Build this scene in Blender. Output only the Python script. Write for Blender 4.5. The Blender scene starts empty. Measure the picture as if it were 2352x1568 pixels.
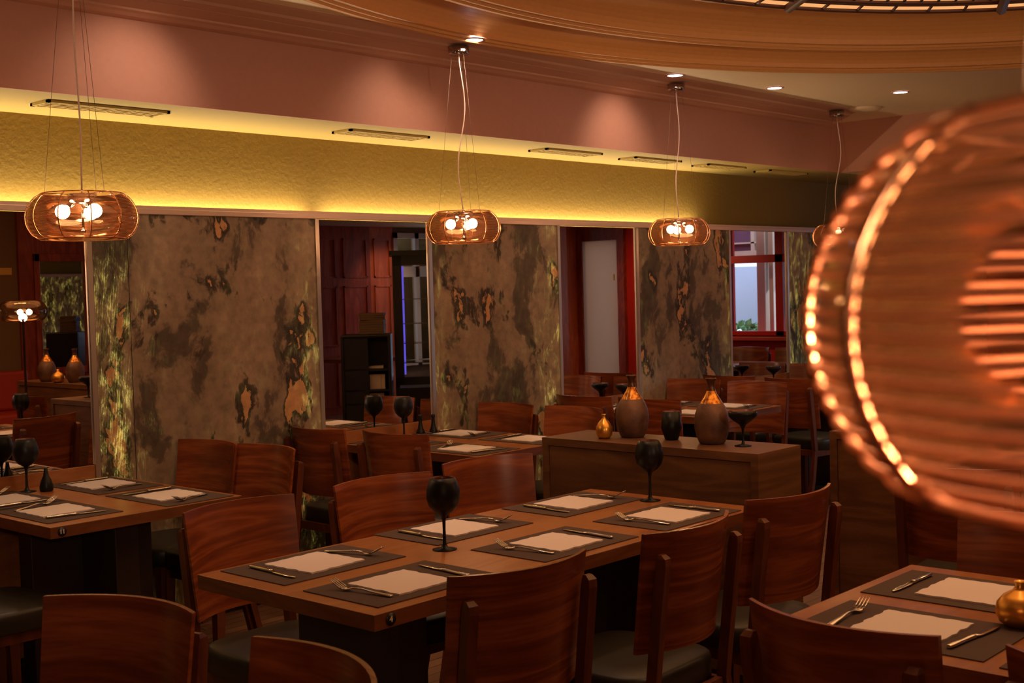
import bpy, bmesh, math, random
from mathutils import Vector, Matrix
R = math.radians; PI = math.pi
sc = bpy.context.scene
C = sc.collection
# ---------------------------------------------------------------- camera
CZ = 1.545
def cam_setup():
    pi, ya, ro = R(-2.45), R(42.3), R(-1.58)
    F = Vector((math.cos(ya)*math.cos(pi), math.sin(ya)*math.cos(pi), math.sin(pi)))
    r0 = Vector((math.sin(ya), -math.cos(ya), 0)); u0 = r0.cross(F)
    r = r0*math.cos(ro) + u0*math.sin(ro); u = -r0*math.sin(ro) + u0*math.cos(ro)
    cd = bpy.data.cameras.new('camera'); co = bpy.data.objects.new('camera', cd); C.objects.link(co)
    m = Matrix((( r.x, u.x, -F.x, 0), (r.y, u.y, -F.y, 0), (r.z, u.z, -F.z, CZ), (0, 0, 0, 1)))
    co.matrix_world = m
    cd.sensor_width = 36; cd.lens = 2900*36/2352; cd.clip_start = .02
    cd.dof.use_dof = True; cd.dof.focus_distance = 4.9; cd.dof.aperture_fstop = 8.5
    sc.camera = co
cam_setup()
# ---------------------------------------------------------------- world, exposure, big lights
sc.view_settings.view_transform = 'Standard'; sc.view_settings.look = 'None'
sc.view_settings.gamma = 1; sc.view_settings.exposure = 0.0
sc.view_settings.use_curve_mapping = False
sc.cycles.max_bounces = 10; sc.cycles.transparent_max_bounces = 40; sc.cycles.glossy_bounces = 5
sc.cycles.sample_clamp_indirect = 4; sc.cycles.caustics_reflective = False
w = bpy.data.worlds.new('sky'); sc.world = w; w.use_nodes = True
bg = w.node_tree.nodes['Background']; bg.inputs[0].default_value = (.62, .74, 1, 1); bg.inputs[1].default_value = 3.2
def light(name, typ, loc, col, power, aim=None, **k):
    l = bpy.data.lights.new(name, typ); l.energy = power; l.color = col
    for a, b in k.items(): setattr(l, a, b)
    o = bpy.data.objects.new(name, l); C.objects.link(o); o.location = loc
    if aim is not None:
        o.rotation_euler = (Vector(aim)-Vector(loc)).to_track_quat('-Z', 'Y').to_euler()
    return o
AMB = (1, .56, .27)
# warm light of the glass dome, shining down into the room
light('dome_light', 'AREA', (4.575, 1.48, 2.88), (1, .50, .20), 20, (4.575, 1.48, 0), shape='ELLIPSE', size=4.2, size_y=3.6)
# cove strip behind the ledge, shining up the wall
for cx, ln, pw in ((2.0, 4.6, 36), (6.2, 3.6, 27)):
    light('cove_strip', 'AREA', (cx, 5.352, 1.93), (1, .79, .50), pw, (cx, 5.356, 2.4), shape='RECTANGLE', size=ln, size_y=.03)
# added fill spots without fittings, behind the camera, brightening the ceiling
for x, y, pw, ax, ay in ((-.6, -1.2, 70, 3.0, 4.6), (2.6, -1.5, 70, 5.0, 4.4), (6.0, -1.5, 60, 7.2, 4.4)):
    light('ceiling_fill', 'SPOT', (x, y, 1.95), (1, .66, .42), pw*2.1, (ax, ay, 3.05), spot_size=R(62), spot_blend=1, shadow_soft_size=.08)
# daylight through the windows
light('window_daylight', 'SPOT', (16.5, 3.6, 3.4), (.75, .85, 1), 900, (10, 2.2, .6), spot_size=R(50), spot_blend=.4, shadow_soft_size=.05)
light('window_daylight', 'SPOT', (12.9, -4.2, 2.6), (.8, .95, 1), 350, (10.8, -.2, .9), spot_size=R(60), spot_blend=.4, shadow_soft_size=.05)
light('window_daylight', 'SPOT', (15.2, -.9, 2.2), (1, .86, .74), 110, (11, -.3, .9), spot_size=R(60), spot_blend=.4, shadow_soft_size=.05)
light('garden_daylight', 'SPOT', (11.5, -3.0, 5.5), (.95, 1, .92), 900, (14.0, -4.8, 1), spot_size=R(50), spot_blend=.5, shadow_soft_size=.3)
light('end_wall_fill', 'SPOT', (11.6, 1.3, 2.33), (1, .60, .36), 60, (13, 1.4, 1.0), spot_size=R(110), spot_blend=.8, shadow_soft_size=.06)  # added spot without a fitting, brightens the red end wall
light('pilaster_fill', 'SPOT', (11.0, -.9, 2.33), (1, .66, .42), 22, (11.0, -2, 1.4), spot_size=R(62), spot_blend=.6, shadow_soft_size=.06)  # added spot without a fitting, brightens the orange pilaster
# ---------------------------------------------------------------- materials
def mat(name, col=(.5, .5, .5), rough=.5, metal=0, spec=.5, **kw):
    m = bpy.data.materials.new(name); m.use_nodes = True
    b = m.node_tree.nodes['Principled BSDF']
    b.inputs['Base Color'].default_value = (*col, 1); b.inputs['Roughness'].default_value = rough
    b.inputs['Metallic'].default_value = metal; b.inputs['Specular IOR Level'].default_value = spec
    for k, v in kw.items():
        b.inputs[k.replace('_', ' ')].default_value = v
    return m
def N(m, t, **k):
    n = m.node_tree.nodes.new(t)
    for a, b in k.items():
        if a in n.inputs: n.inputs[a].default_value = b
        else: setattr(n, a, b)
    return n
def L(m, a, b): m.node_tree.links.new(a, b)
def ramp(m, stops):
    n = N(m, 'ShaderNodeValToRGB'); e = n.color_ramp.elements
    while len(e) < len(stops): e.new(.5)
    for i, (p, c) in enumerate(stops):
        e[i].position = p; e[i].color = (*c, 1) if len(c) == 3 else c
    return n
def wood(name, c1, c2, c3, rough=.35, scale=(1.5, 14, 14), axis_rnd=True, spec=.5, dist=2.5, coat=0, fine=1):
    m = mat(name, c1, rough, spec=spec); b = m.node_tree.nodes['Principled BSDF']
    tc = N(m, 'ShaderNodeTexCoord'); oi = N(m, 'ShaderNodeObjectInfo')
    ad = N(m, 'ShaderNodeVectorMath', operation='MULTIPLY_ADD')
    L(m, oi.outputs['Random'], ad.inputs[0]); ad.inputs[1].default_value = (17, 31, 23); L(m, tc.outputs['Object'], ad.inputs[2])
    mp = N(m, 'ShaderNodeMapping'); mp.inputs['Scale'].default_value = scale; L(m, ad.outputs[0], mp.inputs[0])
    n1 = N(m, 'ShaderNodeTexNoise', Scale=.42, Detail=3.0, Distortion=dist); L(m, mp.outputs[0], n1.inputs['Vector'])
    mul = N(m, 'ShaderNodeMath', operation='MULTIPLY'); mul.inputs[1].default_value = 5.0; L(m, n1.outputs[0], mul.inputs[0])
    fr = N(m, 'ShaderNodeMath', operation='PINGPONG'); fr.inputs[1].default_value = .5; L(m, mul.outputs[0], fr.inputs[0])
    n2 = N(m, 'ShaderNodeTexNoise', Scale=9*fine, Detail=4.0); L(m, mp.outputs[0], n2.inputs['Vector'])
    a2 = N(m, 'ShaderNodeMath', operation='MULTIPLY_ADD'); L(m, n2.outputs[0], a2.inputs[0]); a2.inputs[1].default_value = .5; L(m, fr.outputs[0], a2.inputs[2])
    rp = ramp(m, [(.2, c1), (.5, c2), (.85, c3)]); L(m, a2.outputs[0], rp.inputs[0]); L(m, rp.outputs[0], b.inputs['Base Color'])
    if coat: b.inputs['Coat Weight'].default_value = coat; b.inputs['Coat Roughness'].default_value = .25
    return m
def paint(name, col, rough=.7, bump=.0, scale=40):
    m = mat(name, col, rough, spec=.3); b = m.node_tree.nodes['Principled BSDF']
    tc = N(m, 'ShaderNodeTexCoord'); n = N(m, 'ShaderNodeTexNoise', Scale=scale, Detail=5.0); L(m, tc.outputs['Object'], n.inputs['Vector'])
    if bump:
        bp = N(m, 'ShaderNodeBump', Strength=bump, Distance=.01); L(m, n.outputs[0], bp.inputs['Height']); L(m, bp.outputs[0], b.inputs['Normal'])
    mx = N(m, 'ShaderNodeMix', data_type='RGBA'); L(m, n.outputs[0], mx.inputs[0])
    mx.inputs[6].default_value = (*[c*.94 for c in col], 1); mx.inputs[7].default_value = (*[min(1, c*1.06) for c in col], 1)
    L(m, mx.outputs[2], b.inputs['Base Color'])
    return m
def emit(name, col, s):
    m = mat(name, (0, 0, 0), .5); b = m.node_tree.nodes['Principled BSDF']
    b.inputs['Emission Color'].default_value = (*col, 1); b.inputs['Emission Strength'].default_value = s
    return m
M = {}
M['chair'] = wood('cherry_plywood', (.34, .088, .026), (.23, .052, .015), (.14, .030, .010), .27, (1.3, 3, 15), dist=1.3, spec=.55)
M['chairleg'] = wood('cherry_solid', (.17, .045, .016), (.13, .033, .012), (.09, .02, .008), .38, (8, 8, 1.5))
M['seat'] = mat('black_leather', (.030, .026, .020), .42, spec=.45)
M['table'] = wood('table_veneer', (.40, .155, .05), (.34, .12, .038), (.28, .095, .03), .30, (2.2, 9, 9), dist=.8, spec=.5)
M['tabledge'] = wood('table_edge', (.22, .075, .025), (.18, .06, .02), (.15, .045, .015), .4, (2, 2, 12))
M['dark'] = mat('dark_stained_board', (.035, .018, .012), .5)
M['oak'] = wood('brown_oak', (.20, .088, .036), (.15, .062, .025), (.10, .042, .017), .42, (1.2, 3.0, 18), dist=.5, fine=2)
M['mat'] = mat('grey_vinyl', (.095, .062, .052), .8, spec=.2)
M['paper'] = mat('white_paper', (.80, .70, .68), .85, spec=.2)
M['steel'] = mat('polished_steel', (.72, .66, .58), .18, 1)
M['chrome'] = mat('chrome', (.45, .40, .38), .12, 1)
M['black'] = mat('matt_black_glass', (.006, .006, .007), .38, spec=.3)
M['inner'] = mat('smoky_red_inner_glass', (.20, .05, .025), .3)
M['gold'] = mat('brushed_gold', (.85, .42, .08), .32, .9)
M['white'] = mat('white_disc', (.8, .78, .75), .5)
M['bulb'] = emit('lit_bulb', (1, .66, .36), 30)
M['cord'] = mat('clear_cord', (.85, .62, .50), .4)
M['wire'] = mat('thin_wire', (.20, .14, .10), .5, .5)
M['ledge'] = mat('bronze_aluminium', (.62, .43, .34), .4, .4)
M['alu'] = mat('aluminium_edge', (.60, .50, .42), .3, .8)
M['yellow'] = paint('yellow_plaster', (.25, .16, .03), .75, .25, 55)
M['soffit'] = paint('yellow_soffit', (.42, .30, .085), .7)
M['fascia'] = paint('mauve_brown_paint', (.50, .24, .165), .7)
M['cornice'] = paint('terracotta_plaster', (.58, .31, .21), .6)
M['tan'] = paint('tan_ceiling_paint', (.80, .60, .38), .6)
M['dome'] = paint('amber_plaster', (.70, .34, .11), .5)
M['red'] = paint('red_lacquer', (.48, .022, .012), .35)
M['redwood'] = wood('red_mahogany', (.34, .06, .018), (.24, .035, .012), (.18, .025, .009), .35, (8, 8, 1.2))
M['orange'] = wood('orange_mahogany', (.62, .14, .045), (.50, .10, .03), (.42, .08, .025), .35, (8, 8, 1.2))
M['brownwall'] = paint('brown_wall_paint', (.20, .115, .055), .8)
M['cream'] = mat('cream_timber', (.62, .50, .40), .6)
M['dkblack'] = mat('black_cabinet', (.006, .006, .008), .4)
M['sign'] = mat('yellow_card', (.75, .42, .08), .6)
M['redseat'] = mat('red_leather', (.42, .035, .012), .5)
M['frost'] = mat('frosted_pane', (.42, .36, .31), .4, spec=.5)
M['green'] = None
def leaf(name, c1, c2, sc_):
    m = mat(name, c1, .7); b = m.node_tree.nodes['Principled BSDF']; tc = N(m, 'ShaderNodeTexCoord')
    n = N(m, 'ShaderNodeTexNoise', Scale=sc_, Detail=3.0); L(m, tc.outputs['Object'], n.inputs['Vector'])
    r = ramp(m, [(.4, c1), (.6, c2)]); L(m, n.outputs[0], r.inputs[0]); L(m, r.outputs[0], b.inputs['Base Color']); return m
M['green'] = leaf('foliage', (.03, .14, .03), (.28, .5, .2), 9)
M['flower'] = mat('red_petal', (.85, .03, .04), .6)
M['paleblue'] = mat('pale_blue_canvas', (.62, .70, .85), .8)
M['purple'] = mat('purple_awning', (.16, .07, .14), .8)
M['books'] = mat('menu_cover', (.16, .10, .05), .6)
M['pages'] = mat('page_stack', (.62, .52, .42), .8)
M['badge'] = mat('black_badge', (.01, .01, .01), .4)
M['digit'] = mat('ivory_digit', (.85, .75, .62), .6)
M['blueled'] = emit('blue_led', (.14, .10, .8), 1.1)
M['down'] = emit('downlight_disc', (.93, .86, 1), 22)
M['domeglass'] = emit('amber_dome_glass', (1, .45, .16), .95)
def floor_mat():
    m = mat('plank_floor', (.3, .15, .08), .4); b = m.node_tree.nodes['Principled BSDF']; tc = N(m, 'ShaderNodeTexCoord')
    mp = N(m, 'ShaderNodeMapping'); L(m, tc.outputs['Object'], mp.inputs[0])
    br = N(m, 'ShaderNodeTexBrick', Scale=1.0); br.inputs['Brick Width'].default_value = 1.1; br.inputs['Row Height'].default_value = .07
    br.inputs['Mortar Size'].default_value = .003
    br.inputs['Color1'].default_value = (.24, .12, .065, 1); br.inputs['Color2'].default_value = (.16, .075, .04, 1); br.inputs['Mortar'].default_value = (.03, .015, .01, 1)
    L(m, mp.outputs[0], br.inputs['Vector']); L(m, br.outputs[0], b.inputs['Base Color']); return m
M['floor'] = floor_mat()
def mirror_mat():
    m = bpy.data.materials.new('mirror_silver'); m.use_nodes = True; nt = m.node_tree; nt.nodes.remove(nt.nodes['Principled BSDF'])
    g = N(m, 'ShaderNodeBsdfGlossy', Color=(.86, .84, .82, 1), Roughness=0.0); L(m, g.outputs[0], nt.nodes['Material Output'].inputs[0]); return m
M['mirror'] = mirror_mat()
def glass_mat(name, col, gl=.12, rough=.05, trans=1.0):
    m = bpy.data.materials.new(name); m.use_nodes = True; nt = m.node_tree; nt.nodes.remove(nt.nodes['Principled BSDF'])
    t = N(m, 'ShaderNodeBsdfTransparent', Color=(*col, 1)); g = N(m, 'ShaderNodeBsdfGlossy', Color=(1, .8, .6, 1), Roughness=rough)
    f = N(m, 'ShaderNodeFresnel', IOR=1.5); a = N(m, 'ShaderNodeMath', operation='ADD'); a.inputs[1].default_value = gl; L(m, f.outputs[0], a.inputs[0])
    a.use_clamp = True
    mx = N(m, 'ShaderNodeMixShader'); L(m, a.outputs[0], mx.inputs[0]); L(m, t.outputs[0], mx.inputs[1]); L(m, g.outputs[0], mx.inputs[2])
    L(m, mx.outputs[0], nt.nodes['Material Output'].inputs[0]); return m
M['pane'] = glass_mat('window_pane', (.93, .95, .95), 0.0)
M['amberglass'] = glass_mat('amber_film_glass', (.95, .80, .66), .0, .08)
def frost_mat():
    m = M['frost']; nt = m.node_tree; t = N(m, 'ShaderNodeBsdfTranslucent', Color=(.50, .37, .28, 1)); mx = N(m, 'ShaderNodeMixShader'); mx.inputs[0].default_value = .7
    L(m, nt.nodes['Principled BSDF'].outputs[0], mx.inputs[1]); L(m, t.outputs[0], mx.inputs[2]); L(m, mx.outputs[0], nt.nodes['Material Output'].inputs[0])
frost_mat()
M['lightfilm'] = glass_mat('pale_film_glass', (.97, .86, .78), .0, .08)
def winding_mat():
    m = bpy.data.materials.new('copper_winding'); m.use_nodes = True; nt = m.node_tree; nt.nodes.remove(nt.nodes['Principled BSDF'])
    d = N(m, 'ShaderNodeBsdfDiffuse', Color=(.72, .40, .26, 1)); t = N(m, 'ShaderNodeBsdfTranslucent', Color=(.80, .42, .26, 1)); g = N(m, 'ShaderNodeBsdfGlossy', Color=(1, .62, .42, 1), Roughness=.22)
    m1 = N(m, 'ShaderNodeMixShader'); m1.inputs[0].default_value = .5; L(m, d.outputs[0], m1.inputs[1]); L(m, t.outputs[0], m1.inputs[2])
    m2 = N(m, 'ShaderNodeMixShader'); m2.inputs[0].default_value = .30; L(m, m1.outputs[0], m2.inputs[1]); L(m, g.outputs[0], m2.inputs[2])
    L(m, m2.outputs[0], nt.nodes['Material Output'].inputs[0]); return m
M['winding'] = winding_mat()
def vase_mat():
    m = mat('crackled_brown_glaze', (.1, .05, .03), .45, .3); b = m.node_tree.nodes['Principled BSDF']; tc = N(m, 'ShaderNodeTexCoord')
    v = N(m, 'ShaderNodeTexVoronoi', Scale=220.0, feature='DISTANCE_TO_EDGE'); L(m, tc.outputs['Object'], v.inputs['Vector'])
    n = N(m, 'ShaderNodeTexNoise', Scale=14.0, Detail=4.0); L(m, tc.outputs['Object'], n.inputs['Vector'])
    r = ramp(m, [(.35, (.10, .045, .028)), (.7, (.24, .12, .07))]); L(m, n.outputs[0], r.inputs[0]); L(m, r.outputs[0], b.inputs['Base Color'])
    bp = N(m, 'ShaderNodeBump', Strength=.5, Distance=.002); L(m, v.outputs[0], bp.inputs['Height']); L(m, bp.outputs[0], b.inputs['Normal']); return m
M['vase'] = vase_mat()
def amberneck():
    m = mat('amber_luster_glaze', (.75, .28, .04), .22, .75); b = m.node_tree.nodes['Principled BSDF']; tc = N(m, 'ShaderNodeTexCoord')
    n = N(m, 'ShaderNodeTexNoise', Scale=60.0, Detail=4.0); L(m, tc.outputs['Object'], n.inputs['Vector'])
    r = ramp(m, [(.35, (.30, .08, .015)), (.6, (.9, .40, .07))]); L(m, n.outputs[0], r.inputs[0]); L(m, r.outputs[0], b.inputs['Base Color']); return m
M['neck'] = amberneck()
def slate(name, seed, x0, x1, glow):
    """thin slate veneer on a ribbed translucent sheet, its edge backlight painted in as emission"""
    m = mat(name, (.1, .07, .05), .62, spec=.25); b = m.node_tree.nodes['Principled BSDF']
    tc = N(m, 'ShaderNodeTexCoord'); mp = N(m, 'ShaderNodeMapping'); mp.inputs['Location'].default_value = seed; L(m, tc.outputs['Object'], mp.inputs[0])
    V = mp.outputs[0]
    # warp
    wn = N(m, 'ShaderNodeTexNoise', Scale=2.2, Detail=5.0); L(m, V, wn.inputs['Vector'])
    wv = N(m, 'ShaderNodeVectorMath', operation='MULTIPLY_ADD'); L(m, wn.outputs[1], wv.inputs[0]); wv.inputs[1].default_value = (.35, .35, .35); L(m, V, wv.inputs[2])
    big = N(m, 'ShaderNodeTexNoise', Scale=1.7, Detail=7.0, Roughness=.62); mp2 = N(m, 'ShaderNodeMapping'); mp2.inputs['Scale'].default_value = (1.6, 1, .85); L(m, wv.outputs[0], mp2.inputs[0]); L(m, mp2.outputs[0], big.inputs['Vector'])
    base = ramp(m, [(.28, (.045, .030, .021)), (.44, (.10, .065, .044)), (.47, (.23, .148, .094)), (.60, (.31, .20, .126)), (.75, (.38, .25, .155))]); L(m, big.outputs[0], base.inputs[0])
    # ochre scabs edged in black
    oc = N(m, 'ShaderNodeTexNoise', Scale=2.6, Detail=9.0, Roughness=.58); mp3 = N(m, 'ShaderNodeMapping'); mp3.inputs['Location'].default_value = (3.1, 7, 2); mp3.inputs['Scale'].default_value = (1.5, 1, .8); L(m, wv.outputs[0], mp3.inputs[0]); L(m, mp3.outputs[0], oc.inputs['Vector'])
    edge = ramp(m, [(.555, (0, 0, 0)), (.58, (.85, .85, .85)), (.612, (1, 1, 1)), (.619, (0, 0, 0))]); L(m, oc.outputs[0], edge.inputs[0])
    core = ramp(m, [(.612, (0, 0, 0)), (.620, (1, 1, 1))]); L(m, oc.outputs[0], core.inputs[0])
    m1 = N(m, 'ShaderNodeMix', data_type='RGBA'); L(m, edge.outputs[0], m1.inputs[0]); L(m, base.outputs[0], m1.inputs[6]); m1.inputs[7].default_value = (.030, .019, .013, 1)
    m2 = N(m, 'ShaderNodeMix', data_type='RGBA'); L(m, core.outputs[0], m2.inputs[0]); L(m, m1.outputs[2], m2.inputs[6]); m2.inputs[7].default_value = (.50, .24, .10, 1)
    # fine flecks
    fl = N(m, 'ShaderNodeTexNoise', Scale=26.0, Detail=3.0); L(m, V, fl.inputs['Vector'])
    fm = N(m, 'ShaderNodeMix', data_type='RGBA', blend_type='MULTIPLY'); fr = ramp(m, [(.35, (.82, .82, .82)), (.65, (1.12, 1.12, 1.1))]); L(m, fl.outputs[0], fr.inputs[0])
    fm.inputs[0].default_value = 1; L(m, m2.outputs[2], fm.inputs[6]); L(m, fr.outputs[0], fm.inputs[7]); L(m, fm.outputs[2], b.inputs['Base Color'])
    # backlight painted as emission: x position inside the panel -> strength
    sx = N(m, 'ShaderNodeSeparateXYZ'); L(m, tc.outputs['Object'], sx.inputs[0])
    mr = N(m, 'ShaderNodeMapRange'); mr.inputs['From Min'].default_value = x0; mr.inputs['From Max'].default_value = x1; L(m, sx.outputs[0], mr.inputs[0])
    gr = ramp(m, [(p, (v, v, v)) for p, v in glow]); L(m, mr.outputs[0], gr.inputs[0])
    tn = N(m, 'ShaderNodeTexNoise', Scale=11.0, Detail=9.0, Roughness=.75, Distortion=.4); mp4 = N(m, 'ShaderNodeMapping'); mp4.inputs['Scale'].default_value = (1.7, 1, .7); L(m, V, mp4.inputs[0]); L(m, mp4.outputs[0], tn.inputs['Vector'])
    tr = ramp(m, [(.46, (.01, .01, .01)), (.54, (.12, .12, .12)), (.62, (.7, .7, .7)), (.72, (1.3, 1.3, 1.3))]); L(m, tn.outputs[0], tr.inputs[0])
    rib = N(m, 'ShaderNodeTexWave', Scale=38.0, wave_type='BANDS', bands_direction='X'); L(m, tc.outputs['Object'], rib.inputs['Vector'])
    zr = N(m, 'ShaderNodeMapRange'); zr.inputs['From Min'].default_value = 1.95; zr.inputs['From Max'].default_value = .9; zr.inputs['To Min'].default_value = .45; zr.inputs['To Max'].default_value = 1.0; L(m, sx.outputs[2], zr.inputs[0])
    def mul(a, c):
        q = N(m, 'ShaderNodeMath', operation='MULTIPLY'); L(m, a, q.inputs[0])
        if hasattr(c, 'is_linked') : L(m, c, q.inputs[1])
        else: q.inputs[1].default_value = c
        return q.outputs[0]
    rr = N(m, 'ShaderNodeMapRange'); rr.inputs['To Min'].default_value = .25; rr.inputs['To Max'].default_value = 1.5; L(m, rib.outputs[1], rr.inputs[0])
    e = mul(mul(mul(gr.outputs[0], tr.outputs[0]), rr.outputs[0]), zr.outputs[0])
    b.inputs['Emission Color'].default_value = (.80, .62, .13, 1); es = mul(e, .85); L(m, es, b.inputs['Emission Strength'])
    return m
# ---------------------------------------------------------------- mesh helpers
def nb(): return bmesh.new()
def box(b, x0, x1, y0, y1, z0, z1, bev=0, mi=0, mtx=None):
    v = [b.verts.new((x, y, z)) for x in (x0, x1) for y in (y0, y1) for z in (z0, z1)]
    fs = [b.faces.new([v[i] for i in q]) for q in ((0, 1, 3, 2), (4, 6, 7, 5), (0, 4, 5, 1), (2, 3, 7, 6), (0, 2, 6, 4), (1, 5, 7, 3))]
    for f in fs: f.material_index = mi
    if bev:
        es = list({e for f in fs for e in f.edges})
        r = bmesh.ops.bevel(b, geom=es, offset=bev, segments=2, profile=.5, affect='EDGES')
        vs = [x for x in v if x.is_valid] + list(r['verts'])
    else: vs = v
    if mtx: bmesh.ops.transform(b, matrix=mtx, verts=list({x for x in vs if x.is_valid}))
    return vs
def lathe(b, prof, seg=32, c=(0, 0, 0), mi=0, close=False, sx=1):
    rings = []
    for r, z in prof:
        rings.append([b.verts.new((c[0]+r*sx*math.cos(2*PI*i/seg), c[1]+r*math.sin(2*PI*i/seg), c[2]+z)) for i in range(seg)] if r > 1e-6 else [b.verts.new((c[0], c[1], c[2]+z))])
    for k in range(len(rings)-1):
        a, d = rings[k], rings[k+1]
        mm = mi[k] if isinstance(mi, (list, tuple)) else mi
        for i in range(seg):
            j = (i+1) % seg
            if len(a) == 1 and len(d) == 1: continue
            if len(a) == 1: f = b.faces.new((a[0], d[i], d[j]))
            elif len(d) == 1: f = b.faces.new((a[i], a[j], d[0]))
            else: f = b.faces.new((a[i], a[j], d[j], d[i]))
            f.material_index = mm; f.smooth = True
def tube(b, pts, r, seg=8, mi=0, closed=False, cap=True):
    P = [Vector(p) for p in pts]; n = len(P); rings = []
    up = None
    for i, p in enumerate(P):
        t = (P[(i+1) % n]-P[i-1]) if closed else (P[min(i+1, n-1)]-P[max(i-1, 0)])
        t.normalize()
        if up is None: up = t.orthogonal().normalized()
        else: up = (up-t*up.dot(t)).normalized()
        s = t.cross(up); rr = r[i] if isinstance(r, (list, tuple)) else r
        rings.append([b.verts.new(p+up*(rr*math.cos(2*PI*k/seg))+s*(rr*math.sin(2*PI*k/seg))) for k in range(seg)])
    for i in range(n if closed else n-1):
        a, d = rings[i], rings[(i+1) % n]
        for k in range(seg):
            f = b.faces.new((a[k], a[(k+1) % seg], d[(k+1) % seg], d[k])); f.smooth = True; f.material_index = mi
    if cap and not closed:
        b.faces.new(list(reversed(rings[0]))).material_index = mi; b.faces.new(rings[-1]).material_index = mi
def obj(name, b, m, parent=None, loc=None, smooth=False, rot=None):
    bmesh.ops.recalc_face_normals(b, faces=b.faces[:])
    me = bpy.data.meshes.new(name); b.to_mesh(me); b.free()
    for x in (m if isinstance(m, (list, tuple)) else [m]): me.materials.append(x)
    if smooth:
        for p in me.polygons: p.use_smooth = True
    o = bpy.data.objects.new(name, me); C.objects.link(o)
    if parent: o.parent = parent
    if loc: o.location = loc
    if rot is not None: o.rotation_euler = (0, 0, rot)
    return o
def tag(o, label, cat, group=None, kind=None):
    o['label'] = label; o['category'] = cat
    if group: o['group'] = group
    if kind: o['kind'] = kind
    return o
def thing(name, label, cat, loc=(0, 0, 0), rz=0, group=None):
    o = bpy.data.objects.new(name, None); C.objects.link(o); o.location = loc; o.rotation_euler = (0, 0, rz)
    o.empty_display_size = .05
    return tag(o, label, cat, group)
def struct(name, b, m, parent=None, label=None):
    o = obj(name, b, m, parent)
    if not parent: o['kind'] = 'structure'
    if label: o['label'] = label
    return o
def dup(root, loc, rz, label, group=None):
    r = root.copy(); C.objects.link(r); r.location = loc; r.rotation_euler = (0, 0, rz); r['label'] = label
    if group: r['group'] = group
    for ch in list(root.children):
        c = ch.copy(); C.objects.link(c); c.parent = r
        for g in ch.children:
            d = g.copy(); C.objects.link(d); d.parent = c
    return r
first = {}
def place(kind, maker, loc, rz, label, cat, group=None):
    if kind not in first:
        o = maker(); o.location = loc; o.rotation_euler = (0, 0, rz); tag(o, label, cat, group); first[kind] = o; return o
    return dup(first[kind], loc, rz, label, group)
# ================================================================ ROOM
W = 5.14; WB = 5.39; ZS = 2.373; ZT = 2.762; YF = 4.776; XF = 9.14; XE = 13.0; YB = -2.0; XL = -1.5
b = nb(); box(b, XL-.1, XE+.1, YB-.1, 5.6, -.1, 0); struct('floor', b, M['floor'])
# backing wall behind the slate and mirrors, and the yellow plaster above the ledge
b = nb(); box(b, XL, XE, W+.021, 5.60, 0, 1.90); struct('wall_dining_side', b, M['dark'])
b = nb(); box(b, XL, XE, WB, 5.6, 1.90, 2.8); struct('wall_upper', b, M['yellow'])
b = nb(); box(b, XL, XE, W+.02, WB, 1.90, 1.925); struct('trim_1', b, M['dark'])
b = nb(); box(b, XL, XE, 5.128, 5.15, 1.925, 1.951, .003); box(b, XL, XE, 5.145, 5.15, 1.951, 1.966); struct('trim_2', b, M['ledge'])
# soffit with a shadow gap
b = nb(); box(b, XL, XE, YF, WB-.075, ZS, 2.85); box(b, XL, XE, WB-.063, WB+.01, ZS+.004, 2.5); box(b, XL, XE, WB-.075, WB-.063, ZS+.012, 2.5, mi=1); struct('ceiling_soffit', b, [M['soffit'], M['dark']])
b = nb(); box(b, XF, XE, YB, YF, ZS, 2.85); struct('ceiling_low', b, M['tan'])
b = nb(); box(b, XL, XF-.015, YF-.015, YF, ZS, 2.85); box(b, XF-.015, XF, YB, YF, ZS, 2.85); struct('wall_fascia', b, M['fascia'])
# cornice: stepped terracotta mouldings swept along both fascias
u = lambda z: ZT+(z-2.71)*1.045
def cornice():
    prof = [(0, 2.662), (-.05, 2.664), (-.075, 2.672), (-.10, 2.676), (-.105, 2.683), (-.22, 2.690), (-.225, 2.696), (-.235, 2.690), (-.30, 2.694), (-.315, 2.702), (-.40, 2.704), (-.43, 2.708), (-.432, 2.73)]
    b = nb(); rows = []
    for d, z in prof:
        rows.append([b.verts.new((XL, YF-.015+d*1.045, u(z))), b.verts.new((8.95+d*.9, YF-.015+d*1.045, u(z)))])
    for i in range(len(rows)-1): b.faces.new((rows[i][0], rows[i][1], rows[i+1][1], rows[i+1][0]))
    e = [b.verts.new((r[1].co.x, r[1].co.y, ZT+.01)) for r in rows]
    for i in range(len(rows)-1): b.faces.new((rows[i][1], e[i], e[i+1], rows[i+1][1]))
    struct('trim_3', b, M['cornice'])
cornice()
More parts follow.
